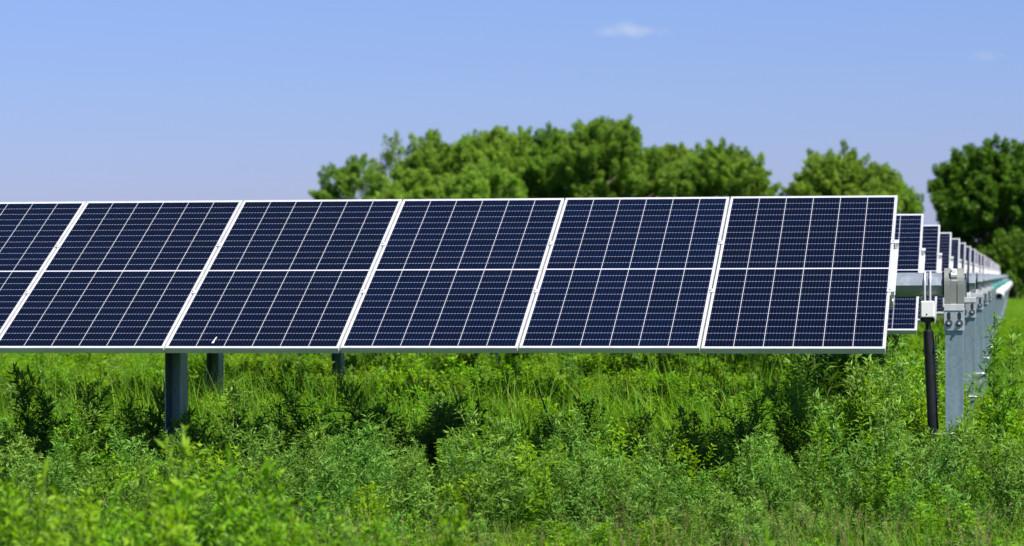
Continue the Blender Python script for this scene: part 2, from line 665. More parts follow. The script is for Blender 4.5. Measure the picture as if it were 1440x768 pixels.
def damper_parts(parent):
    """black gas strut from a bracket on the tube down to the foot of the post"""
    yb = -.02
    zt, zb = h_at(447, YT - .02), .16
    top = Vector((X_DAMP, yb, h_at(452, YT)))
    bot = Vector((x_at(1316, YT) + .0, yb + .02, .12))
    ax = (bot - top)
    b = MB()
    p = lambda t: top + ax * t
    b.tube([p(.055), p(.06), p(.07), p(.70)], [.020, .030, .032, .032], 18)
    b.tube([p(.70), p(.705), p(.72), p(.99)], [.034, .034, .029, .029], 18)
    d = b.build('damper', M_BLACK, parent, smooth=True)
    b = MB()
    b.tube([p(-.03), p(.05)], [.016, .018], 10)
    b.box(X_DAMP - .026, X_DAMP + .026, yb - .018, yb + .018, top.z - .012, top.z + .018, .004)
    b.tube([(X_DAMP - .048, yb, top.z + .004), (X_DAMP + .048, yb, top.z + .004)], .011, 8)
    b.build('clevis', M_BLACK, d)
    b = MB()
    zt0, zt1 = h_at(447.5, YT), h_at(424.5, YT)
    b.box(X_DAMP - .041, X_DAMP + .041, yb - .066, yb + .042, zt0, zt1, .006)
    for sx in (-1, 1):
        x0, x1 = sorted((X_DAMP + sx * .0415, X_DAMP + sx * .0455))
        b.box(x0, x1, yb - .03, yb + .03, zt0 - .036, zt1 - .03, .001)
    b.tube([(X_DAMP - .004, yb - .065, zt0 + .02), (X_DAMP - .004, yb - .0685, zt0 + .02)], .0045, 8, mi=1)
    b.build('damper_bracket', [M_WHITEBOX, M_BLACK], d)
    for dx in (-.016, .016):
        b = MB()
        R = .0765
        pts = [(X_DAMP + dx, -R, zt1 - .012)]
        for k in range(13):
            an = PI - PI * k / 12
            pts.append((X_DAMP + dx, R * math.cos(an), ZT + R * math.sin(an)))
        pts.append((X_DAMP + dx, R, zt1 - .012))
        b.tube(pts, .0062, 8)
        b.build('u_bolt', M_RAIL, d, smooth=True)
    # coiled lead hooked over behind the strut
    b = MB()
    pts = []
    s0 = Vector((x_at(1313.5, YT), yb + .03, h_at(478, YT)))
    s1 = Vector((x_at(1318.0, YT), yb + .03, h_at(570, YT)))
    N = 20
    for k in range(N * 8 + 1):
        t = k / (N * 8)
        q = s0.lerp(s1, t)
        an = 2 * PI * k / 8
        pts.append(q + Vector((.0095 * math.cos(an), .0095 * math.sin(an), 0)))
    b.tube(pts, .0042, 5)
    hook = [s0 + Vector((.0095, 0, 0)), s0 + Vector((.006, 0, .012)), s0 + Vector((.012, 0, .022)), s0 + Vector((.02, 0, .018)), s0 + Vector((.024, 0, 0)), s0 + Vector((.025, 0, -.03))]
    b.tube(hook, .0042, 6)
    b.build('coiled_lead', M_COIL, d, smooth=True)
    return d


M_COIL = metal('coil_wire', (0.50, 0.54, 0.66), 0.25, 0.8, 0.1, 60, 0)


def post_parts(parent, x, narrow=False, end=False):
    p = link('support_post', ME_POST if end else ME_CHANNEL, parent, (x, 0, 0))
    if end:
        link('splice_collar', ME_FLANGE, p)
        link('head_plate', ME_PLATE, p)
        for k in (0, 1):
            link('slot', ME_SLOT[k], p)
            link('bolt', ME_BOLT[k], p)
    h = link('bearing_housing', ME_NARROW if narrow else ME_BEAR, parent, (x - (.034 if narrow else 0), 0, ZT))
    link('saddle', ME_SADDLE, h, (.034 if narrow else 0, 0, 0))
    if end and not narrow:
        link('roller', ME_ROLL, h)
    return p


def build_tracker(y_shift, n_panels, inner_x, label, first=False, d_tilt=0.0):
    """origin on the ground below the tube axis, so that x is the world's x"""
    t = thing('solar_tracker', label, 'solar tracker', (0, YT + y_shift, 0), 'rows of solar panels on tilting trackers')
    tl = TILT + d_tilt
    pc = Vector((0, -OFF * math.sin(tl), ZT + OFF * math.cos(tl)))
    ey = Vector((0, math.cos(tl), math.sin(tl)))
    ez = Vector((0, -math.sin(tl), math.cos(tl)))
    for i in range(n_panels):
        xc = X_END - .01 - PITCH_X * (i + .5) + .01
        jig = random.uniform(-.003, .003) if i else 0
        p = link('solar_panel', ME_PANEL, t, pc + Vector((xc, 0, 0)) + ey * jig, (tl + random.uniform(-.002, .002) * (i > 0), 0, random.uniform(-.001, .001)))
        link('panel_frame', ME_FRAME, p)
        link('junction_box', ME_BACK, p)
        if first and i == 3:
            b = MB()
            ring = [(.0, .0), (.008, .004), (.011, .016), (.007, .032), (.006, .055), (.010, .085), (.012, .115), (.009, .118), (.002, .09), (-.001, .06), (-.003, .035), (-.010, .022), (-.013, .006), (-.007, -.002)]
            n = len(ring)
            v = [(x, y, -.0020) for x, y in ring] + [(x * .9, y, -.0006) for x, y in ring]
            f = [tuple(range(n, 2 * n))] + [(k, (k + 1) % n, (k + 1) % n + n, k + n) for k in range(n)]
            b.add(v, f)
            b.build('bird_dropping', M_DROP, p, loc=(-.247, -.985, 0)).scale = (.6, .7, 1)
            p['label'] = 'panel with a white bird dropping low on its glass'
    for i in range(n_panels + 1):
        xr = X_END - PITCH_X * i
        if i == 0:
            r = link('mounting_rail', ME_ENDRAIL, t, pc + Vector((xr - .006, 0, 0)), (tl, 0, 0))
        else:
            r = link('mounting_rail', ME_RAIL, t, pc + Vector((xr, 0, 0)), (tl, 0, 0))
        for s in (-.31, .36):
            c = link('clamp', ME_ENDCLAMP if i == 0 else ME_CLAMP, r, (.004 if i == 0 else 0, s, 0))
    xl = X_END - PITCH_X * n_panels - .1
    xr = x_at(1326, YT) if first else X_POST + POST_W / 2 + .005
    tb = link('torque_tube', tube_mesh(xl, xr), t, (0, 0, ZT))
    post_parts(t, X_POST, not first, True)
    for ix in inner_x:
        post_parts(t, ix)
    s = link('seal', seal_mesh(X_POST - POST_W / 2 - .004 if first else X_POST - .004), tb)
    damper_parts(t)
    return t


def set_row_label(k):
    names = {1: 'second row of solar panels, directly behind the near right end of the front row',
             2: 'third row of solar panels, its top corner between second and fourth rows',
             3: 'fourth row of solar panels back, one narrow strip of glass showing'}
    words = ['fifth', 'sixth', 'seventh', 'eighth', 'ninth', 'tenth', 'eleventh', 'twelfth', 'thirteenth', 'fourteenth', 'fifteenth', 'sixteenth', 'seventeenth',
             'eighteenth', 'nineteenth', 'twentieth', 'twenty-first', 'twenty-second', 'twenty-third', 'twenty-fourth', 'twenty-fifth', 'twenty-sixth']
    if k in names:
        return names[k]
    w = words[k - 4]
    if k < 9:
        return f'{w} tracker row counted from the front, a slim dark strip with white frame edge'
    return f'{w} tracker row counted from the front, a thin pale sliver receding to the trees'


NROWS = 26
front = build_tracker(0, 9, [x_at(242.5, YT - .08)], 'long front row of blue solar panels nearest the viewer on galvanised posts', True)
inner2 = {1: x_at(302, YT + SPACING), 2: x_at(475, YT + 2 * SPACING), 3: x_at(695, YT + 3 * SPACING)}
proto = None
for k in range(1, NROWS):
    if k <= 3:
        o = build_tracker(SPACING * k, 7, [inner2[k]], set_row_label(k), d_tilt=(0, -.004, .0, .003)[k])
        continue
    if proto is None:
        proto = build_tracker(SPACING * k, 5, [-5.4], set_row_label(k))
        continue
    o = dup_tree(proto)
    o.location = (random.uniform(-.015, .015), YT + SPACING * k + random.uniform(-.15, .15), 0)
    o['label'] = set_row_label(k)

# ------------------------------------------------------------------ white cable covers and teal lead by the far row ends
def half_shell(r, t, length, n=14):
    b = MB()
    prof = []
    a0, a1 = -0.35, PI + 0.35
    for k in range(n + 1):
        an = a0 + (a1 - a0) * k / n
        prof.append((r * math.cos(an), r * math.sin(an)))
    for k in range(n, -1, -1):
        an = a0 + (a1 - a0) * k / n
        prof.append(((r - t) * math.cos(an), (r - t) * math.sin(an)))
    m = len(prof)
    v = [(x, 0, z) for x, z in prof] + [(x, length, z) for x, z in prof]
    h = n + 1
    f = [(i, (i + 1) % m, (i + 1) % m + m, i + m) for i in range(m)]
    for i in range(n):
        f.append((i, i + 1, m - 2 - i, m - 1 - i))
        f.append((i + m, i + 1 + m, m - 2 - i + m, m - 1 - i + m))
    b.add(v, f)
    return b


cov_me = half_shell(.098, .007, .42).mesh('cable_cover', M_PVC, True)
bb = MB()
for q in range(5):
    bb.tube([(-.045 + q * .022, .02, -.03 + .012 * (q % 2)), (-.04 + q * .02, .2, -.035), (-.045 + q * .022, .41, -.03)], .010, 6)
bun_me = bb.mesh('cable_bundle', M_BLACKRUB)
covers = []
X_COV = -.295
for k in range(7, 21):
    y = YT + SPACING * k - .75
    o = link('cable_cover', cov_me, None, (X_COV + (k - 7) * .009 + random.uniform(-.02, .02), y, HC - .43 + random.uniform(-.015, .015)), (.22 + random.uniform(-.05, .05), random.uniform(-.1, .1), random.uniform(-.03, .03)))
    if k == 7:
        tag(o, 'nearest white cable cover, its dark open mouth under it, beside the far posts', 'cable cover', 'white cable covers beside the far posts')
    elif k == 8:
        tag(o, 'second white cable cover behind the one with the big dark mouth', 'cable cover', 'white cable covers beside the far posts')
    else:
        tag(o, 'white cable cover far along the posts under the teal lead', 'cable cover', 'white cable covers beside the far posts')
    link('cable_bundle', bun_me, o)
b = MB()
pts = []
for k in range(5, 21):
    y = YT + SPACING * k
    for j in range(6):
        t = j / 6
        pts.append((X_COV - .03 + .009 * (k - 7) + .02 * math.sin(k * 2.1 + t * 6), y + t * SPACING, HC - .185 - .03 * math.sin(PI * t)))
b.tube(pts, .036, 8)
tag(b.build('wrapped_lead', M_TEAL, smooth=True), 'teal wrapped lead running along the far posts above white covers', 'cable')

# ------------------------------------------------------------------ ground
b = MB()
S = 9000
b.add([(-S, -S, 0), (S, -S, 0), (S, S, 0), (-S, S, 0)], [(0, 1, 2, 3)])
tag(b.build('ground', M_GROUND), kind='structure')


# ------------------------------------------------------------------ plants
def leaves_arrays(base, dirv, nrm, ln, wd, fold=0.25, droop=0.15):
    """kite shaped leaves, folded on the midrib and drooping at the tip; 5 verts, 4 tris each"""
    n = len(base)
    dirv = dirv / (np.linalg.norm(dirv, axis=1, keepdims=True) + 1e-9)
    side = np.cross(dirv, nrm)
    side /= (np.linalg.norm(side, axis=1, keepdims=True) + 1e-9)
    up = np.cross(side, dirv)
    ln = ln[:, None]; wd = wd[:, None]
    mid = base + dirv * ln * .45
    tip = base + dirv * ln - up * ln * droop
    l = mid + side * wd * .5 + up * wd * fold
    r = mid - side * wd * .5 + up * wd * fold
    v = np.stack([base, r, tip, l, mid], 1).reshape(-1, 3)
    k = np.arange(n)[:, None] * 5
    f = np.concatenate([k + np.array([[0, 1, 4]]), k + np.array([[1, 2, 4]]), k + np.array([[2, 3, 4]]), k + np.array([[3, 0, 4]])], 1).reshape(-1, 3)
    return v, f


def flat_leaves(base, dirv, nrm, ln, wd):
    dirv = dirv / (np.linalg.norm(dirv, axis=1, keepdims=True) + 1e-9)
    side = np.cross(dirv, nrm)
    side /= (np.linalg.norm(side, axis=1, keepdims=True) + 1e-9)
    up = np.cross(side, dirv)
    ln = ln[:, None]; wd = wd[:, None]
    mid = base + dirv * ln * .45
    v = np.stack([base, mid - side * wd * .5 + up * wd * .12, base + dirv * ln, mid + side * wd * .5 + up * wd * .12], 1).reshape(-1, 3)
    k = np.arange(len(base))[:, None] * 4
    f = np.concatenate([k + np.array([[0, 1, 2]]), k + np.array([[0, 2, 3]])], 1).reshape(-1, 3)
    return v, f


def np_mesh(name, chunks, mats):
    """chunks: (verts, tris, age per vert, material)"""
    V, Fc, A, MI = [], [], [], []
    o = 0
    for v, f, a, mi in chunks:
        V.append(v); Fc.append(f + o); A.append(a); MI.append(np.full(len(f), mi))
        o += len(v)
    V = np.concatenate(V).astype(np.float32); Fc = np.concatenate(Fc).astype(np.int32)
    A = np.concatenate(A).astype(np.float32); MI = np.concatenate(MI).astype(np.int32)
    me = bpy.data.meshes.new(name)
    me.vertices.add(len(V)); me.vertices.foreach_set('co', V.ravel())
    me.loops.add(len(Fc) * 3); me.loops.foreach_set('vertex_index', Fc.ravel())
    me.polygons.add(len(Fc))
    me.polygons.foreach_set('loop_start', np.arange(0, len(Fc) * 3, 3, dtype=np.int32))
    me.polygons.foreach_set('loop_total', np.full(len(Fc), 3, dtype=np.int32))
    for m in mats:
        me.materials.append(m)
    me.polygons.foreach_set('material_index', MI)
    at = me.attributes.new('age', 'FLOAT', 'POINT')
    at.data.foreach_set('value', A)
    me.update(calc_edges=True)
    me.validate()
    return me


def np_tube(pts, r0, r1, n=4):
    pts = np.asarray(pts, float)
    m = len(pts)
    t = np.gradient(pts, axis=0)
    t /= np.linalg.norm(t, axis=1, keepdims=True) + 1e-9
    ref = np.array([0.31, 0.17, 0.93]) if abs(t[0, 2]) < .8 else np.array([1.0, .2, 0.])
    a = np.cross(t, ref); a /= np.linalg.norm(a, axis=1, keepdims=True) + 1e-9
    bb = np.cross(t, a)
    rr = np.linspace(r0, r1, m)[:, None, None]
    an = 2 * PI * np.arange(n) / n
    v = pts[:, None] + rr * (a[:, None] * np.cos(an)[None, :, None] + bb[:, None] * np.sin(an)[None, :, None])
    f = []
    for i in range(m - 1):
        for k in range(n):
            k2 = (k + 1) % n
            f += [(i * n + k, i * n + k2, (i + 1) * n + k2), (i * n + k, (i + 1) * n + k2, (i + 1) * n + k)]
    return v.reshape(-1, 3), np.array(f)


def weed_chunks(rng, H, nbr, spread, leaf_l, leaf_w, node_gap=.02, per_node=2, bare=.12, up=.55):
    """branching leafy weed: stems chunk list and leaf chunk"""
    branches = []
    lean = rng.normal(0, .06, 2)
    def main(t): return np.array([lean[0] * t * t * H * 2, lean[1] * t * t * H * 2, H * t])
    ts = np.linspace(0, 1, 7)
    mp = np.array([main(t) for t in ts])
    branches.append((mp, .0045, 1.0))
    for i in range(nbr):
        t = bare + (0.92 - bare) * (i + rng.random()) / nbr
        az = i * 2.4 + rng.normal(0, .35)
        ln = H * ((1 - t) * .62 + .12) * rng.uniform(.75, 1.2) * spread
        p = main(t)
        d = np.array([math.cos(az), math.sin(az), up + .35 * t])
        d /= np.linalg.norm(d)
        pts = [p]
        steps = 5
        for s in range(steps):
            d = d + np.array([0, 0, .16]) + rng.normal(0, .06, 3)
            d /= np.linalg.norm(d)
            pts.append(pts[-1] + d * ln / steps)
        branches.append((np.array(pts), .0025, .6 + .4 * t))
        # side shoots
        for q in range(2 if ln > .16 else 1):
            j = rng.integers(2, steps)
            d2 = d * .6 + rng.normal(0, .6, 3); d2[2] = abs(d2[2]) + .25
            d2 /= np.linalg.norm(d2)
            l2 = ln * rng.uniform(.3, .5)
            branches.append((np.array([pts[j] + d2 * l2 * s / 3 + np.array([0, 0, .02 * s * s * l2]) for s in range(4)]), .0016, .6 + .4 * t))
    B, D, N, LN, WD, AG = [], [], [], [], [], []
    stems = []
    for pts, r, vig in branches:
        stems.append((pts, r))
        seg = np.linalg.norm(np.diff(pts, axis=0), axis=1)
        tot = seg.sum()
        cum = np.concatenate([[0], np.cumsum(seg)])
        n = max(3, int(tot / node_gap))
        for k in range(n):
            s = (k + .5) / n
            start = .18 if r < .004 else .25
            if s < start:
                continue
            x = s * tot
            j = min(np.searchsorted(cum, x) - 1, len(seg) - 1)
            p = pts[j] + (pts[j + 1] - pts[j]) * ((x - cum[j]) / (seg[j] + 1e-9))
            ax = (pts[j + 1] - pts[j]) / (seg[j] + 1e-9)
            tipn = 1 - s
            cnt = per_node if s < .9 else per_node + 3
            for c in range(cnt):
                az = k * 2.4 + c * 2 * PI / cnt + rng.normal(0, .3)
                u = np.cross(ax, [0.3, 0.9, 0.1]); u /= np.linalg.norm(u) + 1e-9
                w = np.cross(ax, u)
                rad = u * math.cos(az) + w * math.sin(az)
                ang = (.75 + .5 * min(1, tipn * 3)) * rng.uniform(.75, 1.2)
                if s > .9:
                    ang *= .65
                d = ax * math.cos(ang) + rad * math.sin(ang)
                d[2] += .05
                B.append(p); D.append(d)
                N.append(ax + rng.normal(0, .25, 3))
                sz = (.55 + .75 * min(1, tipn * 2.6)) * rng.uniform(.7, 1.25)
                LN.append(leaf_l * sz); WD.append(leaf_w * (.6 + .5 * sz))
                AG.append(np.clip((.25 + .75 * s) * (.45 + .55 * p[2] / H) + rng.normal(0, .1), 0, 1))  # darker low down: older leaves, plus shade put into the colour
    v, f = leaves_arrays(np.array(B), np.array(D), np.array(N), np.array(LN), np.array(WD), .3, .06)
    leaf = (v, f, np.repeat(np.array(AG), 5))
    sv, sf, o = [], [], 0
    for pts, r in stems:
        a, q = np_tube(pts, r, r * .45, 4)
        sv.append(a); sf.append(q + o); o += len(a)
    sv = np.concatenate(sv); sf = np.concatenate(sf)
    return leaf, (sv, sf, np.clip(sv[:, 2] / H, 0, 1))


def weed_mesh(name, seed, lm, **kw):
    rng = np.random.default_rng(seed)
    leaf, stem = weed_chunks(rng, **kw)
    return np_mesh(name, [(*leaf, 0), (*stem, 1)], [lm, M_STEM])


def grass_chunks(rng, n, h, r, w, lean=.35, dry=.06):
    V, Fc, A = [], [], []
    o = 0
    for i in range(n):
        az = rng.uniform(0, 2 * PI); rad = r * math.sqrt(rng.random())
        p = np.array([rad * math.cos(az), rad * math.sin(az), 0])
        hh = h * rng.uniform(.45, 1.1)
        d2 = rng.uniform(0, 2 * PI)
        k = lean * rng.uniform(.2, 1.5)
        bend = np.array([math.cos(d2), math.sin(d2), 0]) * hh * k
        side = np.array([-math.sin(d2), math.cos(d2), 0])
        a = rng.normal(0, .6); side = side * math.cos(a) + np.array([math.cos(d2), math.sin(d2), 0]) * math.sin(a)
        S = 5
        age = 1.0 if rng.random() < dry else rng.uniform(.1, .85)
        for s in range(S):
            t = s / (S - 1)
            c = p + np.array([0, 0, hh * (t - .28 * k * t ** 3)]) + bend * t * t
            ww = w * (1 - t ** 1.6) * .5 + .0004
            V += [c - side * ww, c + side * ww]
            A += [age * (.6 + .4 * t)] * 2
        for s in range(S - 1):
            q = o + 2 * s
            Fc += [(q, q + 1, q + 3), (q, q + 3, q + 2)]
        o += 2 * S
    return np.array(V), np.array(Fc), np.array(A)


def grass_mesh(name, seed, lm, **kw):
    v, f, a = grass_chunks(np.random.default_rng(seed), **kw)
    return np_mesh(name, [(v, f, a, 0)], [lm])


def seed_mesh(name, seed, n, h, r):
    rng = np.random.default_rng(seed)
    ch = []
    v, f, a = grass_chunks(rng, n * 2, h * .7, r, .004, .35, .35)
    ch.append((v, f, a, 1))
    for i in range(n):
        az = rng.uniform(0, 2 * PI); rad = r * math.sqrt(rng.random())
        p = np.array([rad * math.cos(az), rad * math.sin(az), 0.])
        d2 = rng.uniform(0, 2 * PI); k = rng.uniform(.05, .4)
        hh = h * rng.uniform(.7, 1.1)
        pts = np.array([p + np.array([math.cos(d2) * k * hh * t * t, math.sin(d2) * k * hh * t * t, hh * t]) for t in np.linspace(0, 1, 6)])
        v, f = np_tube(pts, .0013, .0008, 3)
        ch.append((v, f, np.full(len(v), .35), 0))
        # a plume of small husks
        m = 26
        tt = rng.uniform(.74, 1.0, m)
        base = np.array([np.array([p[0] + math.cos(d2) * k * hh * t * t, p[1] + math.sin(d2) * k * hh * t * t, hh * t]) for t in tt])
        dv = rng.normal(0, .5, (m, 3)); dv[:, 2] = 1.0
        v, f = leaves_arrays(base, dv, rng.normal(0, 1, (m, 3)), rng.uniform(.009, .016, m), np.full(m, .003))
        ch.append((v, f, np.full(len(v), rng.uniform(.5, 1.0)), 0))
    return np_mesh(name, ch, [M_DRY, M_GRASS])


def proto_obj(me, coll):
    o = bpy.data.objects.new(me.name, me)
    coll.objects.link(o)
    return o


COLL = {}
def proto_coll(name, meshes):
    c = bpy.data.collections.new(name)
    for i, m in enumerate(meshes):
        o = bpy.data.objects.new(f'{name}_{i:02d}', m)
        c.objects.link(o)
    COLL[name] = c
    return c


WB = dict(nbr=16, spread=.72, leaf_l=.040, leaf_w=.0085, node_gap=.018, per_node=2, up=1.0)
bushy = [weed_mesh('bushy_weed', 100 + i, M_WEED, H=h, **WB) for i, h in enumerate((.62, .66, .58, .64, .60, .68))]
tallw = [weed_mesh('tall_weed', 200 + i, M_WEED, H=h, nbr=13, spread=.62, leaf_l=.072, leaf_w=.013, node_gap=.024, per_node=2, bare=.2, up=.9) for i, h in enumerate((1.0, .95, 1.05, .9))]
yelw = [weed_mesh('yellow_weed', 300 + i, M_WEEDY, H=h, nbr=15, spread=.85, leaf_l=.042, leaf_w=.012, node_gap=.022, per_node=2, up=.9) for i, h in enumerate((.6, .64, .58, .66))]
grassm = [grass_mesh('grass_tuft', 400 + i, M_GRASS, n=60, h=h, r=.14, w=.0075, lean=.42) for i, h in enumerate((.5, .55, .6, .45))]
seedm = [seed_mesh('seed_grass', 500 + i, 12, .46, .16) for i in range(3)]
proto_coll('bushy', bushy); proto_coll('tall', tallw); proto_coll('yellow', yelw); proto_coll('grass', grassm); proto_coll('seed', seedm)


def scatter(name, coll, pts, label, cat):
    """one object: points with a size and a turn, an instance of the plant on each"""
    P = np.array([p[:3] for p in pts], dtype=np.float32)
    me = bpy.data.meshes.new(name)
    me.vertices.add(len(P)); me.vertices.foreach_set('co', P.ravel())
    sc = me.attributes.new('size', 'FLOAT_VECTOR', 'POINT')
    sc.data.foreach_set('vector', np.array([p[3] for p in pts], dtype=np.float32).ravel())
    ro = me.attributes.new('turn', 'FLOAT_VECTOR', 'POINT')
    R = np.stack([RNG.normal(0, .09, len(P)), RNG.normal(0, .09, len(P)), RNG.uniform(0, 2 * PI, len(P))], 1).astype(np.float32)
    ro.data.foreach_set('vector', R.ravel())
    ix = me.attributes.new('pick', 'INT', 'POINT')
    ix.data.foreach_set('value', RNG.integers(0, len(coll.objects), len(P)).astype(np.int32))
    o = link(name, me)
    ng = bpy.data.node_groups.new(name + '_nodes', 'GeometryNodeTree')
    ng.interface.new_socket('Geometry', in_out='INPUT', socket_type='NodeSocketGeometry')
    ng.interface.new_socket('Geometry', in_out='OUTPUT', socket_type='NodeSocketGeometry')
    gi, go = ng.nodes.new('NodeGroupInput'), ng.nodes.new('NodeGroupOutput')
    iop = ng.nodes.new('GeometryNodeInstanceOnPoints')
    ci = ng.nodes.new('GeometryNodeCollectionInfo')
    ci.inputs['Collection'].default_value = coll
    ci.inputs['Separate Children'].default_value = True
    ci.inputs['Reset Children'].default_value = True
    def attr(n, t):
        a = ng.nodes.new('GeometryNodeInputNamedAttribute')
        a.data_type = t
        a.inputs['Name'].default_value = n
        return a.outputs[0]
    iop.inputs['Pick Instance'].default_value = True
    ng.links.new(gi.outputs[0], iop.inputs['Points'])
    ng.links.new(ci.outputs[0], iop.inputs['Instance'])
    ng.links.new(attr('pick', 'INT'), iop.inputs['Instance Index'])
    er = ng.nodes.new('FunctionNodeEulerToRotation')
    ng.links.new(attr('turn', 'FLOAT_VECTOR'), er.inputs[0])
    ng.links.new(er.outputs[0], iop.inputs['Rotation'])
    ng.links.new(attr('size', 'FLOAT_VECTOR'), iop.inputs['Scale'])
    ng.links.new(iop.outputs[0], go.inputs[0])
    md = o.modifiers.new('scatter', 'NODES')
    md.node_group = ng
    tag(o, label, cat, None, 'stuff')
    return o


def vnoise(x, y, s, seed=0):
    """smooth value noise 0..1"""
    x, y = x / s + 37.7 * seed, y / s + 11.3 * seed
    xi, yi = math.floor(x), math.floor(y)
    fx, fy = x - xi, y - yi
    fx, fy = fx * fx * (3 - 2 * fx), fy * fy * (3 - 2 * fy)
    def h(a, b): return (math.sin(a * 127.1 + b * 311.7 + seed * 74.7) * 43758.5453) % 1.0
    return (h(xi, yi) * (1 - fx) + h(xi + 1, yi) * fx) * (1 - fy) + (h(xi, yi + 1) * (1 - fx) + h(xi + 1, yi + 1) * fx) * fy


def u_of(x, y):
    return 720 + F_PX * math.tan(math.atan2(x, y) + YAW)


def interp(u, tab):
    if u <= tab[0][0]:
        return tab[0][1]
    for (a, b), (c, d) in zip(tab, tab[1:]):
        if u <= c:
            return b + (d - b) * (u - a) / (c - a)
    return tab[-1][1]


BANK = [(0, 592), (80, 590), (160, 600), (240, 604), (300, 616), (360, 606), (430, 592), (520, 600), (560, 592), (620, 606), (700, 588), (760, 596), (850, 600), (930, 606), (1000, 580), (1060, 572), (1120, 590), (1175, 640), (1215, 590), (1260, 565), (1290, 596), (1318, 604), (1362, 606), (1395, 596), (1440, 590)]
NEAR = [(0, 655), (60, 680), (150, 700), (225, 668), (300, 690), (370, 655), (430, 690), (490, 735), (560, 712), (640, 745), (700, 775), (1440, 775)]
P = {k: [] for k in COLL}


def put(kind, x, y, h, native, wide=1.0):
    s = h / native
    w = s * wide * random.uniform(.9, 1.15)
    P[kind].append((x, y, -.01, (w, w, s)))


def sow(y0, y1, dens, fn, mx=1.4):
    y = y0
    while y < y1:
        step = 1 / math.sqrt(dens(y))
        x = -.335 * y - mx
        while x < .012 * y + mx:
            fn(x + random.uniform(-.5, .5) * step, y + random.uniform(-.5, .5) * step)
            x += step
        y += step


def clear_of_posts(x, y):
    for k, xs in ((0, (X_POST, x_at(242.5, YT))), (1, (X_POST, inner2[1])), (2, (inner2[2],)), (3, (inner2[3],))):
        yy = YT + k * SPACING
        for px in xs:
            if abs(x - px) < (.12, .14, .22, .28)[k] and -(.14, .25, .9, 2.2)[k] < y - yy < .12:
                return False
    return True


# the weed bank in front of and under the first row
def f_bank(x, y):
    if not clear_of_posts(x, y):
        return
    u = u_of(x, y)
    top = interp(u, BANK)
    hmax = h_at(top, y)
    n = vnoise(x, y, .55, 3)
    front_f = min(1, max(0, (y - 13.6) / 2.6))
    h = min(hmax, (.30 + .42 * front_f) * (.62 + .62 * n)) * random.uniform(.72, 1.08)
    if y > 17.7:
        h *= random.uniform(.5, .9)
    if h > .14:
        k = random.choices(('bushy', 'yellow', 'tall'), (.80, .13, .07))[0]
    put(k, x, y, h * (1.08 if k == 'tall' else 1), .97 if k == 'tall' else .66, 1.0 + .35 * (1 - front_f))
sow(13.6, 18.7, lambda y: 11.5, f_bank)


# low grass and seed heads right at the front of the picture
def f_front(x, y):
    r = random.random()
    if r < .16:
        put('seed', x, y, random.uniform(.24, .42), .46)
    elif r < .66:
        put('grass', x, y, random.uniform(.22, .40), .55, 1.0)
    else:
        put('yellow' if r < .84 else 'bushy', x, y, random.uniform(.18, .32), .63, 1.3)
sow(10.6, 15.0, lambda y: 34, f_front, 1.0)


# near weeds, out of focus, mostly at the left
def f_near(x, y):
    u = u_of(x, y)
    hm = h_at(interp(u, NEAR), y)
    if hm < .35:
        return
    h = hm * random.uniform(.72, 1.0)
    put('yellow' if random.random() < .5 else 'bushy', x, y, h, .62, .8)
sow(9.2, 12.2, lambda y: 9, f_near, .6)


# field between the rows
def f_field(x, y):
    if not clear_of_posts(x, y):
        return
    u = u_of(x, y)
    n = vnoise(x, y, 1.6, 5)
    n2 = vnoise(x, y, .7, 8)
    right = u > 1335
    h = .46 + .22 * n2
    if 683 < u < 707 and y > 24:
        h = .36
    if 1150 < u < 1250 and 20 < y < 25.6:
        if y < 22.8:
            put('yellow', x, y, random.uniform(.34, .46), .62, 1.1)
        else:
            put('bushy' if random.random() < .6 else 'tall', x, y, random.uniform(.84, 1.02), .75, .9)
        return
    if 1180 < u < 1330 and y < 26:
        h = .62 + .36 * n2
        put('bushy' if random.random() < .6 else 'yellow', x, y, min(h, .98), .63, .9)
        return
    if right:
        h = .24 + .22 * n2 if y < 27 else .27
        if u > 1385:
            h += .06
        if n > .45 and y < 30:
            put('yellow', x, y, h * 1.15, .62)
        else:
            put('grass', x, y, h, .55, 1.3)
        return
    if y < 20.1 and u < 1180:
        if random.random() < .45:
            put('grass', x, y, random.uniform(.36, .62), .55, 1.1)
        else:
            put('bushy', x, y, random.uniform(.30, .54) if random.random() < (.62 if u < 260 or 480 < u < 780 else .8) else random.uniform(.54, .70), .63, 1.4)
        return
    grassy = y < 24.5 and u < 1180
    if grassy and random.random() < .84 or random.random() < .25:
        put('grass', x, y, random.uniform(.52, .78), .55, 1.05)
    else:
        k = 'yellow' if random.random() < .78 else 'bushy'
        put(k, x, y, h * random.uniform(.8, 1.1), .62, 1.1)
sow(18.7, 27, lambda y: 17, f_field)
sow(27, 42, lambda y: 9, f_field)


def f_far(x, y):
    if u_of(x, y) < 1180 and random.random() < .6:
        return
    if x > .05 and y > 46:
        put('grass', x, y, random.uniform(.2, .3), .55, 2.4)
    else:
        put('yellow' if random.random() < .6 else 'grass', x, y, random.uniform(.36, .5), .58, 1.5)
sow(42, 75, lambda y: 3.4, f_far)


def f_strip(x, y):
    put('grass', x, y, random.uniform(.18, .28), .55, 3.0)
y = 75
while y < 175:
    x = -1.6
    while x < 4.5:
        f_strip(x + random.uniform(-.3, .3), y + random.uniform(-.3, .3))
        x += .62
    y += .75

# scattered taller growth inside the shade behind the front row
for u, y, h in [(70, 19.3, .74), (160, 19.0, .66), (1130, 19.2, .74), (1165, 19.4, .82), (1200, 19.6, .88), (1222, 19.9, .86)]:
    put('tall', x_at(u, y), y, h, .97, 1.1)

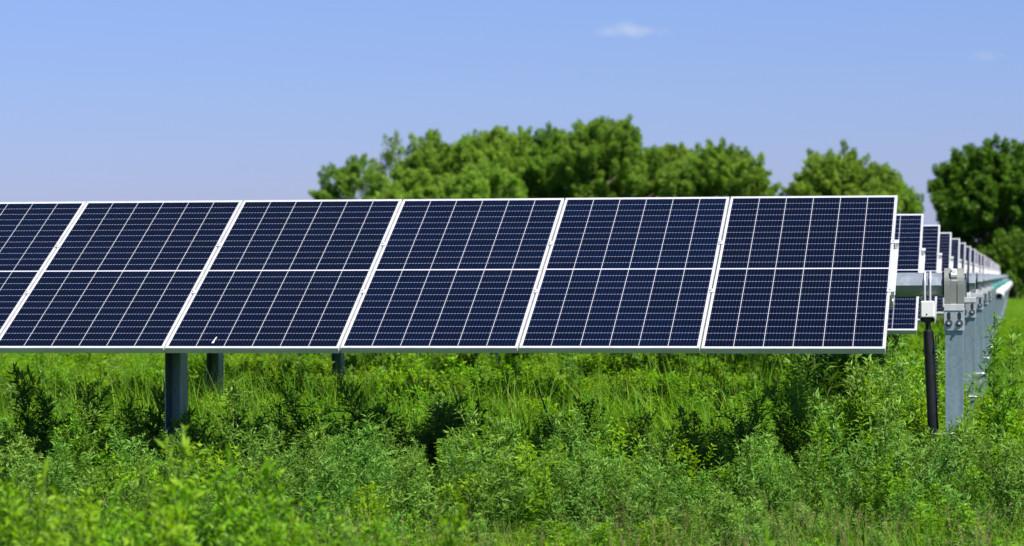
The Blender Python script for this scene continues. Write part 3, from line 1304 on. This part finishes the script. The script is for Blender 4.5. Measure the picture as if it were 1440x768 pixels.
scatter('bushy_weeds', COLL['bushy'], P['bushy'], 'dense thicket of narrow leaved green weeds under and before the panels', 'weeds')
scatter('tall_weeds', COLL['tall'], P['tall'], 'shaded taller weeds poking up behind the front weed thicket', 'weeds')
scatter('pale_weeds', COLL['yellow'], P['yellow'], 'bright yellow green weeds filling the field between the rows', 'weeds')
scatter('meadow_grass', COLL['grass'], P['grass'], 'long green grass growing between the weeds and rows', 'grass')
scatter('seed_grass', COLL['seed'], P['seed'], 'low grass with tan and reddish seed heads along the front', 'grass')


# ------------------------------------------------------------------ single plants one can point at
def plant(label, u, y, v_top, seed, lm=M_WEED, wide=1.0, group='tall weeds standing out from the thicket', **kw):
    h = h_at(v_top, y)
    args = dict(H=h, nbr=14, spread=.55, leaf_l=.066, leaf_w=.013, node_gap=.022, per_node=2, bare=.2, up=.9)
    args.update(kw)
    leaf, stem = weed_chunks(np.random.default_rng(seed), **args)
    t = thing('weed_plant', label, 'weed', (x_at(u, y), y, -.01), group)
    link('stem', np_mesh('stem', [(*stem, 0)], [M_STEM]), t)
    link('leaves', np_mesh('leaves', [(*leaf, 0)], [lm]), t)
    t.scale = (wide, wide, 1)
    return t


plant('blurred tall weed close to the viewer before the left post', 232, 9.6, 606, 1, M_WEEDY, spread=.42, leaf_l=.052, leaf_w=.013)
plant('blurred leafy weed close by, right of the tallest blurred one', 372, 9.8, 648, 2, M_WEEDY, spread=.5, leaf_l=.048, leaf_w=.012)
plant('blurred low weed tip at the bottom edge below mid picture', 590, 9.4, 706, 3, M_WEEDY, spread=.45, leaf_l=.048, leaf_w=.012)
plant('blurred weed at the very left bottom edge', 12, 10.0, 655, 4, M_WEEDY, spread=.5, leaf_l=.048, leaf_w=.012)
plant('dark shaded weed spike near the left edge behind the bank', 48, 19.2, 520, 5, spread=.55, leaf_l=.085)
plant('dark weed with drooping leaves left of the near left post', 207, 18.9, 552, 6, spread=.5, leaf_l=.10, leaf_w=.018)
plant('small dark weed between left edge and the shaded post', 122, 19.0, 545, 7, spread=.5)
plant('dark pointed weed standing in shade left of mid picture', 520, 19.0, 533, 8, spread=.42, leaf_l=.085)
plant('slim dark weed in shade beneath the middle panel joint', 655, 19.2, 560, 9, spread=.4)
plant('dark weed in shade below the fifth panel joint', 975, 19.1, 575, 10, spread=.4)
plant('tall weed growing right of the galvanised end posts', 1397, 20.6, 442, 11, M_WEED, spread=.36, leaf_l=.06)
plant('second tall weed right of the end posts, at the picture edge', 1424, 21.6, 462, 12, M_WEED, spread=.36, leaf_l=.06)
plant('leafy weed behind the end posts with yellowish tips', 1390, 19.3, 540, 13, M_WEEDY, spread=.4, leaf_l=.06)
plant('tall lit weed in front of the shaded gap under the end panel', 1146, 16.9, 588, 14, M_WEEDY, spread=.36, leaf_l=.07)
plant('greyish green weed topping the thicket at mid picture', 722, 17.0, 588, 15, M_WEED, spread=.6, leaf_l=.07, leaf_w=.010)
plant('bushy weed beside the foot of the black damper', 1262, 17.6, 563, 16, M_WEED, spread=.75)


def blade(label, u, y, v_top, lean, m, w=.016):
    h = h_at(v_top, y)
    b = MB()
    n = 9
    v, f = [], []
    for k in range(n):
        t = k / (n - 1)
        c = Vector((lean * t * t * h, .05 * t * t, h * t))
        ww = w * (1 - t ** 2.2) * .5 + .0006
        v += [c + Vector((-ww, 0, 0)), c + Vector((0, -ww * .5, 0)), c + Vector((ww, 0, 0)), c + Vector((0, .0012 - ww * .3, 0))]
    for k in range(n - 1):
        for j in range(4):
            j2 = (j + 1) % 4
            f.append((4 * k + j, 4 * k + j2, 4 * k + 4 + j2, 4 * k + 4 + j))
    b.add(v, f)
    o = b.build('grass_blade', m, None, loc=(x_at(u, y), y, 0))
    return tag(o, label, 'grass blade')


M_BLADE_D = plain('dark_blade', (0.014, 0.030, 0.008), .5)
M_BLADE_R = plain('rusty_blade', (0.33, 0.13, 0.03), .6)
plant('fresh weed growing up before the foot of the near end post', 1338, 17.95, 600, 17, M_WEED, spread=.8, leaf_l=.045, leaf_w=.009)
plant('leafy weed just right of the foot of the near end post', 1366, 17.9, 588, 18, M_WEED, spread=.7, leaf_l=.045, leaf_w=.009)
plant('dark weed hiding the foot of the near left post', 262, 18.1, 588, 19, M_WEED, spread=.8, leaf_l=.08, leaf_w=.013)
blade('broad dark grass blade leaning left below the mid panels', 790, 19.0, 530, -.24, M_BLADE_D, .024)
blade('rusty dry grass blade lying over lit grass behind left posts', 352, 21.6, 560, -.35, M_BLADE_R, .014)

# ------------------------------------------------------------------ trees
def tree(name, label, u, y, v_top, half_px, seed, lm, group='trees along the far field edge', v_base=None, dense=1.0, leaf=.185, squash=1.0, sparse=False, low=.12, skew=0.0, gaps=19):
    rng = np.random.default_rng(seed)
    H = h_at(v_top, y)
    R = half_px * y / F_PX
    x0 = x_at(u, y)
    t = thing(name, label, 'tree', (x0, y, 0), group)
    # limbs
    stems = []
    fork = H * rng.uniform(.18, .26)
    trunk = np.array([[0, 0, -.2], [rng.normal(0, .1), 0, fork * .5], [rng.normal(0, .15), rng.normal(0, .1), fork]])
    stems.append((trunk, .026 * H + .05, .022 * H))
    nl = 9
    tips = []
    for i in range(nl):
        az = i * 2.4 + rng.normal(0, .3)
        rr = R * (.35 + .5 * ((i * .618) % 1))
        zt = H * rng.uniform(.5, .80 if not sparse else .92) * (1 - .3 * (rr / R) ** 2)
        end = np.array([rr * math.cos(az), rr * math.sin(az), zt])
        mid = trunk[-1] * .5 + end * .5 + np.array([0, 0, .06 * H]) + rng.normal(0, .2, 3)
        pts = np.array([trunk[-1], trunk[-1] * .5 + mid * .5 + rng.normal(0, .1, 3), mid, mid * .5 + end * .5 + rng.normal(0, .15, 3), end])
        stems.append((pts, .011 * H, .002 * H))
        for q in range(4):
            s = pts[rng.integers(1, 4)]
            e = s + np.clip(rng.normal(0, 1, 3), -1, 1) * np.array([1, 1, .5]) * R * .28 + np.array([0, 0, .03 * H])
            stems.append((np.array([s, (s + e) / 2 + rng.normal(0, .1, 3), e]), .005 * H, .0015 * H))
            tips.append(e)
        tips.append(end)
    sv, sf, o = [], [], 0
    for pts, a, b_ in stems:
        q, w = np_tube(pts, a, b_, 7)
        sv.append(q); sf.append(w + o); o += len(q)
    sv = np.concatenate(sv); sf = np.concatenate(sf)
    me = np_mesh('trunk', [(sv, sf, np.zeros(len(sv)), 0)], [M_BARK])
    link('trunk', me, t)
    # big lobes, then clumps on their skins, then leaves on the clumps
    lobes = []
    nlobe = max(8, int(17 * dense))
    for i in range(nlobe):
        az = i * 2.4 + rng.normal(0, .4)
        fr = math.sqrt((i + .3) / nlobe) * .80
        lr = R * rng.uniform(.24, .36)
        lr = min(lr, H * .24)
        dome = H * (1 - .34 * fr ** 2.6) * (1 if i == 0 else rng.uniform(.86, 1.0))
        z = dome - lr * .80 * squash
        lobes.append((np.array([(R - lr * .5) * fr * 1.1 * math.cos(az) + skew * R * (z / H - .5), R * fr * math.sin(az) * .8, z]), lr))
    for i in range(int(nlobe * 1.2)):
        az = rng.uniform(0, 2 * PI)
        fr = math.sqrt(rng.uniform(.1, 1)) * .84
        lr = min(R * rng.uniform(.20, .32), H * .2)
        lobes.append((np.array([(R - lr * .5) * fr * math.cos(az), (R - lr * .5) * fr * math.sin(az) * .85, H * rng.uniform(low + .06, .66)]), lr))
    cl_c, cl_r, cl_a = [], [], []
    for c, lr in lobes:
        n = int((9 if sparse else gaps) * (lr / 1.6) ** 1.6) + 6
        for k in range(n):
            d = rng.normal(0, 1, 3); d[2] = d[2] + .25; d /= np.linalg.norm(d)
            rad = lr * rng.uniform(.55, 1.08)
            p = c + d * rad * np.array([1, 1, .82 * squash])
            if p[2] < H * low * .6:
                continue
            cl_c.append(p); cl_r.append(rng.uniform(.32, .62) * (lr ** .4)); cl_a.append(rng.normal(0, .16))
    B, D, N, A = [], [], [], []
    cen = np.array([0, 0, H * .45])
    for p, r, a in zip(cl_c, cl_r, cl_a):
        # each clump is a spray drawn out along its twig, ragged toward the tip
        out = (p - cen) / np.array([R, R, H * .55])
        out = out / (np.linalg.norm(out) + 1e-6) + rng.normal(0, .45, 3) + np.array([0, 0, .35])
        out /= np.linalg.norm(out)
        m = int((70 if sparse else 175) * (r / .5) ** 1.6)
        tt = rng.random((m, 1)) ** .8
        d = rng.normal(0, 1, (m, 3)); d /= np.linalg.norm(d, axis=1, keepdims=True)
        q = p + out * (tt * 2.3 - .7) * r + d * r * (.75 - .55 * tt) * rng.uniform(.2, 1.0, (m, 1)) ** .5
        B.append(q)
        dd = d * .8 + out * .5 + rng.normal(0, .6, (m, 3)); dd[:, 2] -= .15
        D.append(dd)
        N.append(d * .6 + rng.normal(0, .5, (m, 3)) + np.array([0, 0, .6]))
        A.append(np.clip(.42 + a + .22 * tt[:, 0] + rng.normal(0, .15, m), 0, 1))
    B, D, N, A = np.concatenate(B), np.concatenate(D), np.concatenate(N), np.concatenate(A)
    B[:, 2] = np.maximum(B[:, 2], .15)
    B[:, 2] *= H / np.quantile(B[:, 2], .99985)
    n = len(B)
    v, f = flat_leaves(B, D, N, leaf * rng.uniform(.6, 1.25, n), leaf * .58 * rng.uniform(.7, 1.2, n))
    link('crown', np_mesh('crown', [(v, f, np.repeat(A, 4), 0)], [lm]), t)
    return t


YTREE = 205.0
tree('broadleaf_tree', 'leftmost and lowest tree of the far grove, loose open crown', 496, YTREE, 214, 56, 21, M_TREE, dense=.8, gaps=11)
tree('broadleaf_tree', 'wispy thin crowned tree rising behind the grove left end', 545, YTREE + 8, 180, 46, 22, M_TREE, sparse=True, dense=.55, low=.4)
tree('broadleaf_tree', 'rounded green tree next to the wispy one in the grove', 610, YTREE + 3, 179, 58, 23, M_TREE, dense=1.1)
tree('broadleaf_tree', 'lower tree with lighter crown in front of the grove left half', 582, YTREE - 7, 234, 64, 24, M_TREE, dense=1.0)
tree('broadleaf_tree', 'low round tree in front of the grove, below the flat topped tree', 682, YTREE - 9, 220, 64, 25, M_TREE, dense=1.1)
tree('broadleaf_tree', 'broad flat topped tree in the grove behind the low round tree', 690, YTREE + 2, 176, 72, 26, M_TREE, dense=1.4)
tree('broadleaf_tree', 'dense tree just left of the tallest grove tree', 768, YTREE + 4, 174, 66, 27, M_TREE, dense=1.3)
tree('broadleaf_tree', 'tallest tree of the far grove, right of middle', 856, YTREE, 164, 82, 28, M_TREE, dense=1.4, gaps=15)
tree('broadleaf_tree', 'pale green domed tree at the right end of the grove', 1004, YTREE - 2, 198, 86, 29, M_TREE, dense=1.5)
tree('broadleaf_tree', 'small filler tree between the tallest and the domed tree', 945, YTREE + 6, 203, 64, 30, M_TREE, dense=1.4)
tree('broadleaf_tree', 'round tree standing alone behind the end of the front row', 1186, YTREE - 5, 203, 84, 31, M_TREE, dense=1.6, gaps=16)
tree('broadleaf_tree', 'lower side tree leaning right beside the lone round tree', 1258, YTREE + 2, 250, 42, 32, M_TREE, dense=.8, low=.03)
tree('broadleaf_tree', 'big dark tree at the right edge above the far row ends', 1401, 186, 200, 95, 33, M_TREED, dense=1.7, leaf=.24, gaps=11, low=.06)
tree('broadleaf_tree', 'dark tree at the right picture edge below the big dark crown', 1468, 192, 250, 70, 34, M_TREED, dense=1.1, low=.03)
tree('broadleaf_tree', 'dim crown filling the gap right of the broad flat topped tree', 735, YTREE + 12, 177, 58, 41, M_TREE, dense=1.3, gaps=22)
tree('broadleaf_tree', 'dim crown behind the gap between the rounded and flat topped trees', 648, YTREE + 12, 186, 54, 42, M_TREE, dense=1.3, gaps=22)
tree('broadleaf_tree', 'dim crown at the left shoulder of the tallest grove tree', 808, YTREE + 12, 176, 58, 43, M_TREE, dense=1.3, gaps=22)
tree('leafy_bush', 'taller leafy bush at the foot of the big dark tree', 1425, 178, 330, 38, 35, M_TREED, dense=1.0, low=.0)['category'] = 'bush'
for i, (u, v, hp) in enumerate([(1392, 338, 30), (1452, 330, 34), (1484, 325, 34)]):
    o = tree('leafy_bush', ['small dark bush right behind the last row ends', 'dark bush right of the taller leafy bush at the picture edge', 'dark bush beyond the right picture edge of the field'][i], u, 184, v, hp, 36 + i, M_TREED, dense=.6, low=.0)
    o['category'] = 'bush'
for o in [o for o in C.objects if o.name.startswith('leafy_bush')]:
    o['group'] = 'bushes at the foot of the far trees'

# ------------------------------------------------------------------ clouds
def cloud(label, u, v, y, wpx, hpx, dens, seed):
    b = MB()
    import bmesh
    bm = bmesh.new()
    bmesh.ops.create_icosphere(bm, subdivisions=3, radius=1.0)
    me = bpy.data.meshes.new('small_cloud')
    bm.to_mesh(me); bm.free()
    m, nt, out = mat('cloud_vapour')
    tc = node(nt, 'ShaderNodeTexCoord')
    ln = node(nt, 'ShaderNodeVectorMath'); ln.operation = 'LENGTH'
    nt.links.new(tc.outputs['Object'], ln.inputs[0])
    nz = node(nt, 'ShaderNodeTexNoise')
    mp = node(nt, 'ShaderNodeMapping')
    mp.inputs['Location'].default_value = (seed * 3.1, seed, 0)
    mp.inputs['Scale'].default_value = (2.2, 1.2, 1.0)
    nt.links.new(tc.outputs['Object'], mp.inputs[0])
    nt.links.new(mp.outputs[0], nz.inputs['Vector'])
    nz.inputs['Scale'].default_value = 1.1
    nz.inputs['Detail'].default_value = 4
    fall = math_n(nt, 'SUBTRACT', 1.0, ln.outputs['Value'])
    d = math_n(nt, 'ADD', fall, math_n(nt, 'MULTIPLY_ADD', nz.outputs[0], 1.8, -1.15))
    d = math_n(nt, 'MULTIPLY', math_n(nt, 'MAXIMUM', d, 0.0), dens)
    pv = node(nt, 'ShaderNodeVolumePrincipled')
    pv.inputs['Color'].default_value = (1, .955, .975, 1)
    pv.inputs['Anisotropy'].default_value = 0
    nt.links.new(d, pv.inputs['Density'])
    nt.links.new(pv.outputs[0], out.inputs['Volume'])
    me.materials.append(m)
    o = link('small_cloud', me, None, (x_at(u, y), y, h_at(v, y)))
    o.scale = (wpx * y / F_PX / 2, 60, hpx * y / F_PX / 2)
    return tag(o, label, 'cloud')


cloud('small white wispy cloud high above the grove', 886, 40, 4000, 150, 30, .0095, 1)
cloud('faint thin cloud wisp near the right sky edge', 1388, 84, 4200, 70, 24, .003, 2)

# ------------------------------------------------------------------ light, sky, camera
w = bpy.data.worlds.new('World')
bpy.context.scene.world = w
w.use_nodes = True
nt = w.node_tree
nt.nodes.clear()
sky = nt.nodes.new('ShaderNodeTexSky')
sky.sky_type = 'NISHITA'
sky.sun_disc = False
sky.sun_elevation = math.asin(SUN.z)
sky.sun_rotation = math.atan2(SUN.x, SUN.y)
sky.altitude = 200
sky.air_density = 1.0
sky.dust_density = 0.3
sky.ozone_density = 4.0
bg = nt.nodes.new('ShaderNodeBackground')
bg.inputs[1].default_value = 0.053
ow = nt.nodes.new('ShaderNodeOutputWorld')
# air colour: this summer haze is periwinkle blue low down, plainer blue above
tc = nt.nodes.new('ShaderNodeTexCoord')
sp = nt.nodes.new('ShaderNodeSeparateXYZ')
nt.links.new(tc.outputs['Generated'], sp.inputs[0])
mr = nt.nodes.new('ShaderNodeMapRange')
mr.inputs[1].default_value, mr.inputs[2].default_value = 0.0, 0.35
nt.links.new(sp.outputs[2], mr.inputs[0])
tint = ramp(nt, mr.outputs[0], [(0.0, (0.735, 0.755, 1.33)), (0.26, (0.85, 0.92, 1.42)), (1.0, (0.80, 0.92, 1.12))])
mu = nt.nodes.new('ShaderNodeMix'); mu.data_type = 'RGBA'; mu.blend_type = 'MULTIPLY'
mu.inputs[0].default_value = 1.0
nt.links.new(sky.outputs[0], mu.inputs[6]); nt.links.new(tint, mu.inputs[7])
nt.links.new(mu.outputs[2], bg.inputs[0])
nt.links.new(bg.outputs[0], ow.inputs[0])

ld = bpy.data.lights.new('sun', 'SUN')
ld.energy = 5.0
ld.angle = math.radians(.53)
ld.color = (1.0, .955, .88)
lo = bpy.data.objects.new('sun', ld)
C.objects.link(lo)
lo.rotation_euler = SUN.to_track_quat('Z', 'Y').to_euler()
lo.location = (8, -6, 20)

cd = bpy.data.cameras.new('camera')
co = bpy.data.objects.new('camera', cd)
C.objects.link(co)
cd.sensor_width = 36
cd.lens = F_PX / 1440 * 36
cd.clip_start = .5
cd.clip_end = 20000
co.matrix_world = Matrix.Translation((0, 0, HC)) @ Matrix.Rotation(YAW, 4, 'Z') @ Matrix.Rotation(PI / 2 + PITCH, 4, 'X') @ Matrix.Rotation(ROLL, 4, 'Z')
cd.dof.use_dof = True
cd.dof.focus_distance = 18.2
cd.dof.aperture_fstop = 4.5
bpy.context.scene.camera = co

sc = bpy.context.scene
sc.view_settings.view_transform = 'Standard'
sc.view_settings.look = 'None'
sc.view_settings.exposure = 0.75
sc.view_settings.gamma = 1
sc.cycles.max_bounces = 10
sc.cycles.diffuse_bounces = 3
sc.cycles.glossy_bounces = 3
sc.cycles.transmission_bounces = 4
sc.cycles.volume_bounces = 8
sc.cycles.use_denoising = True
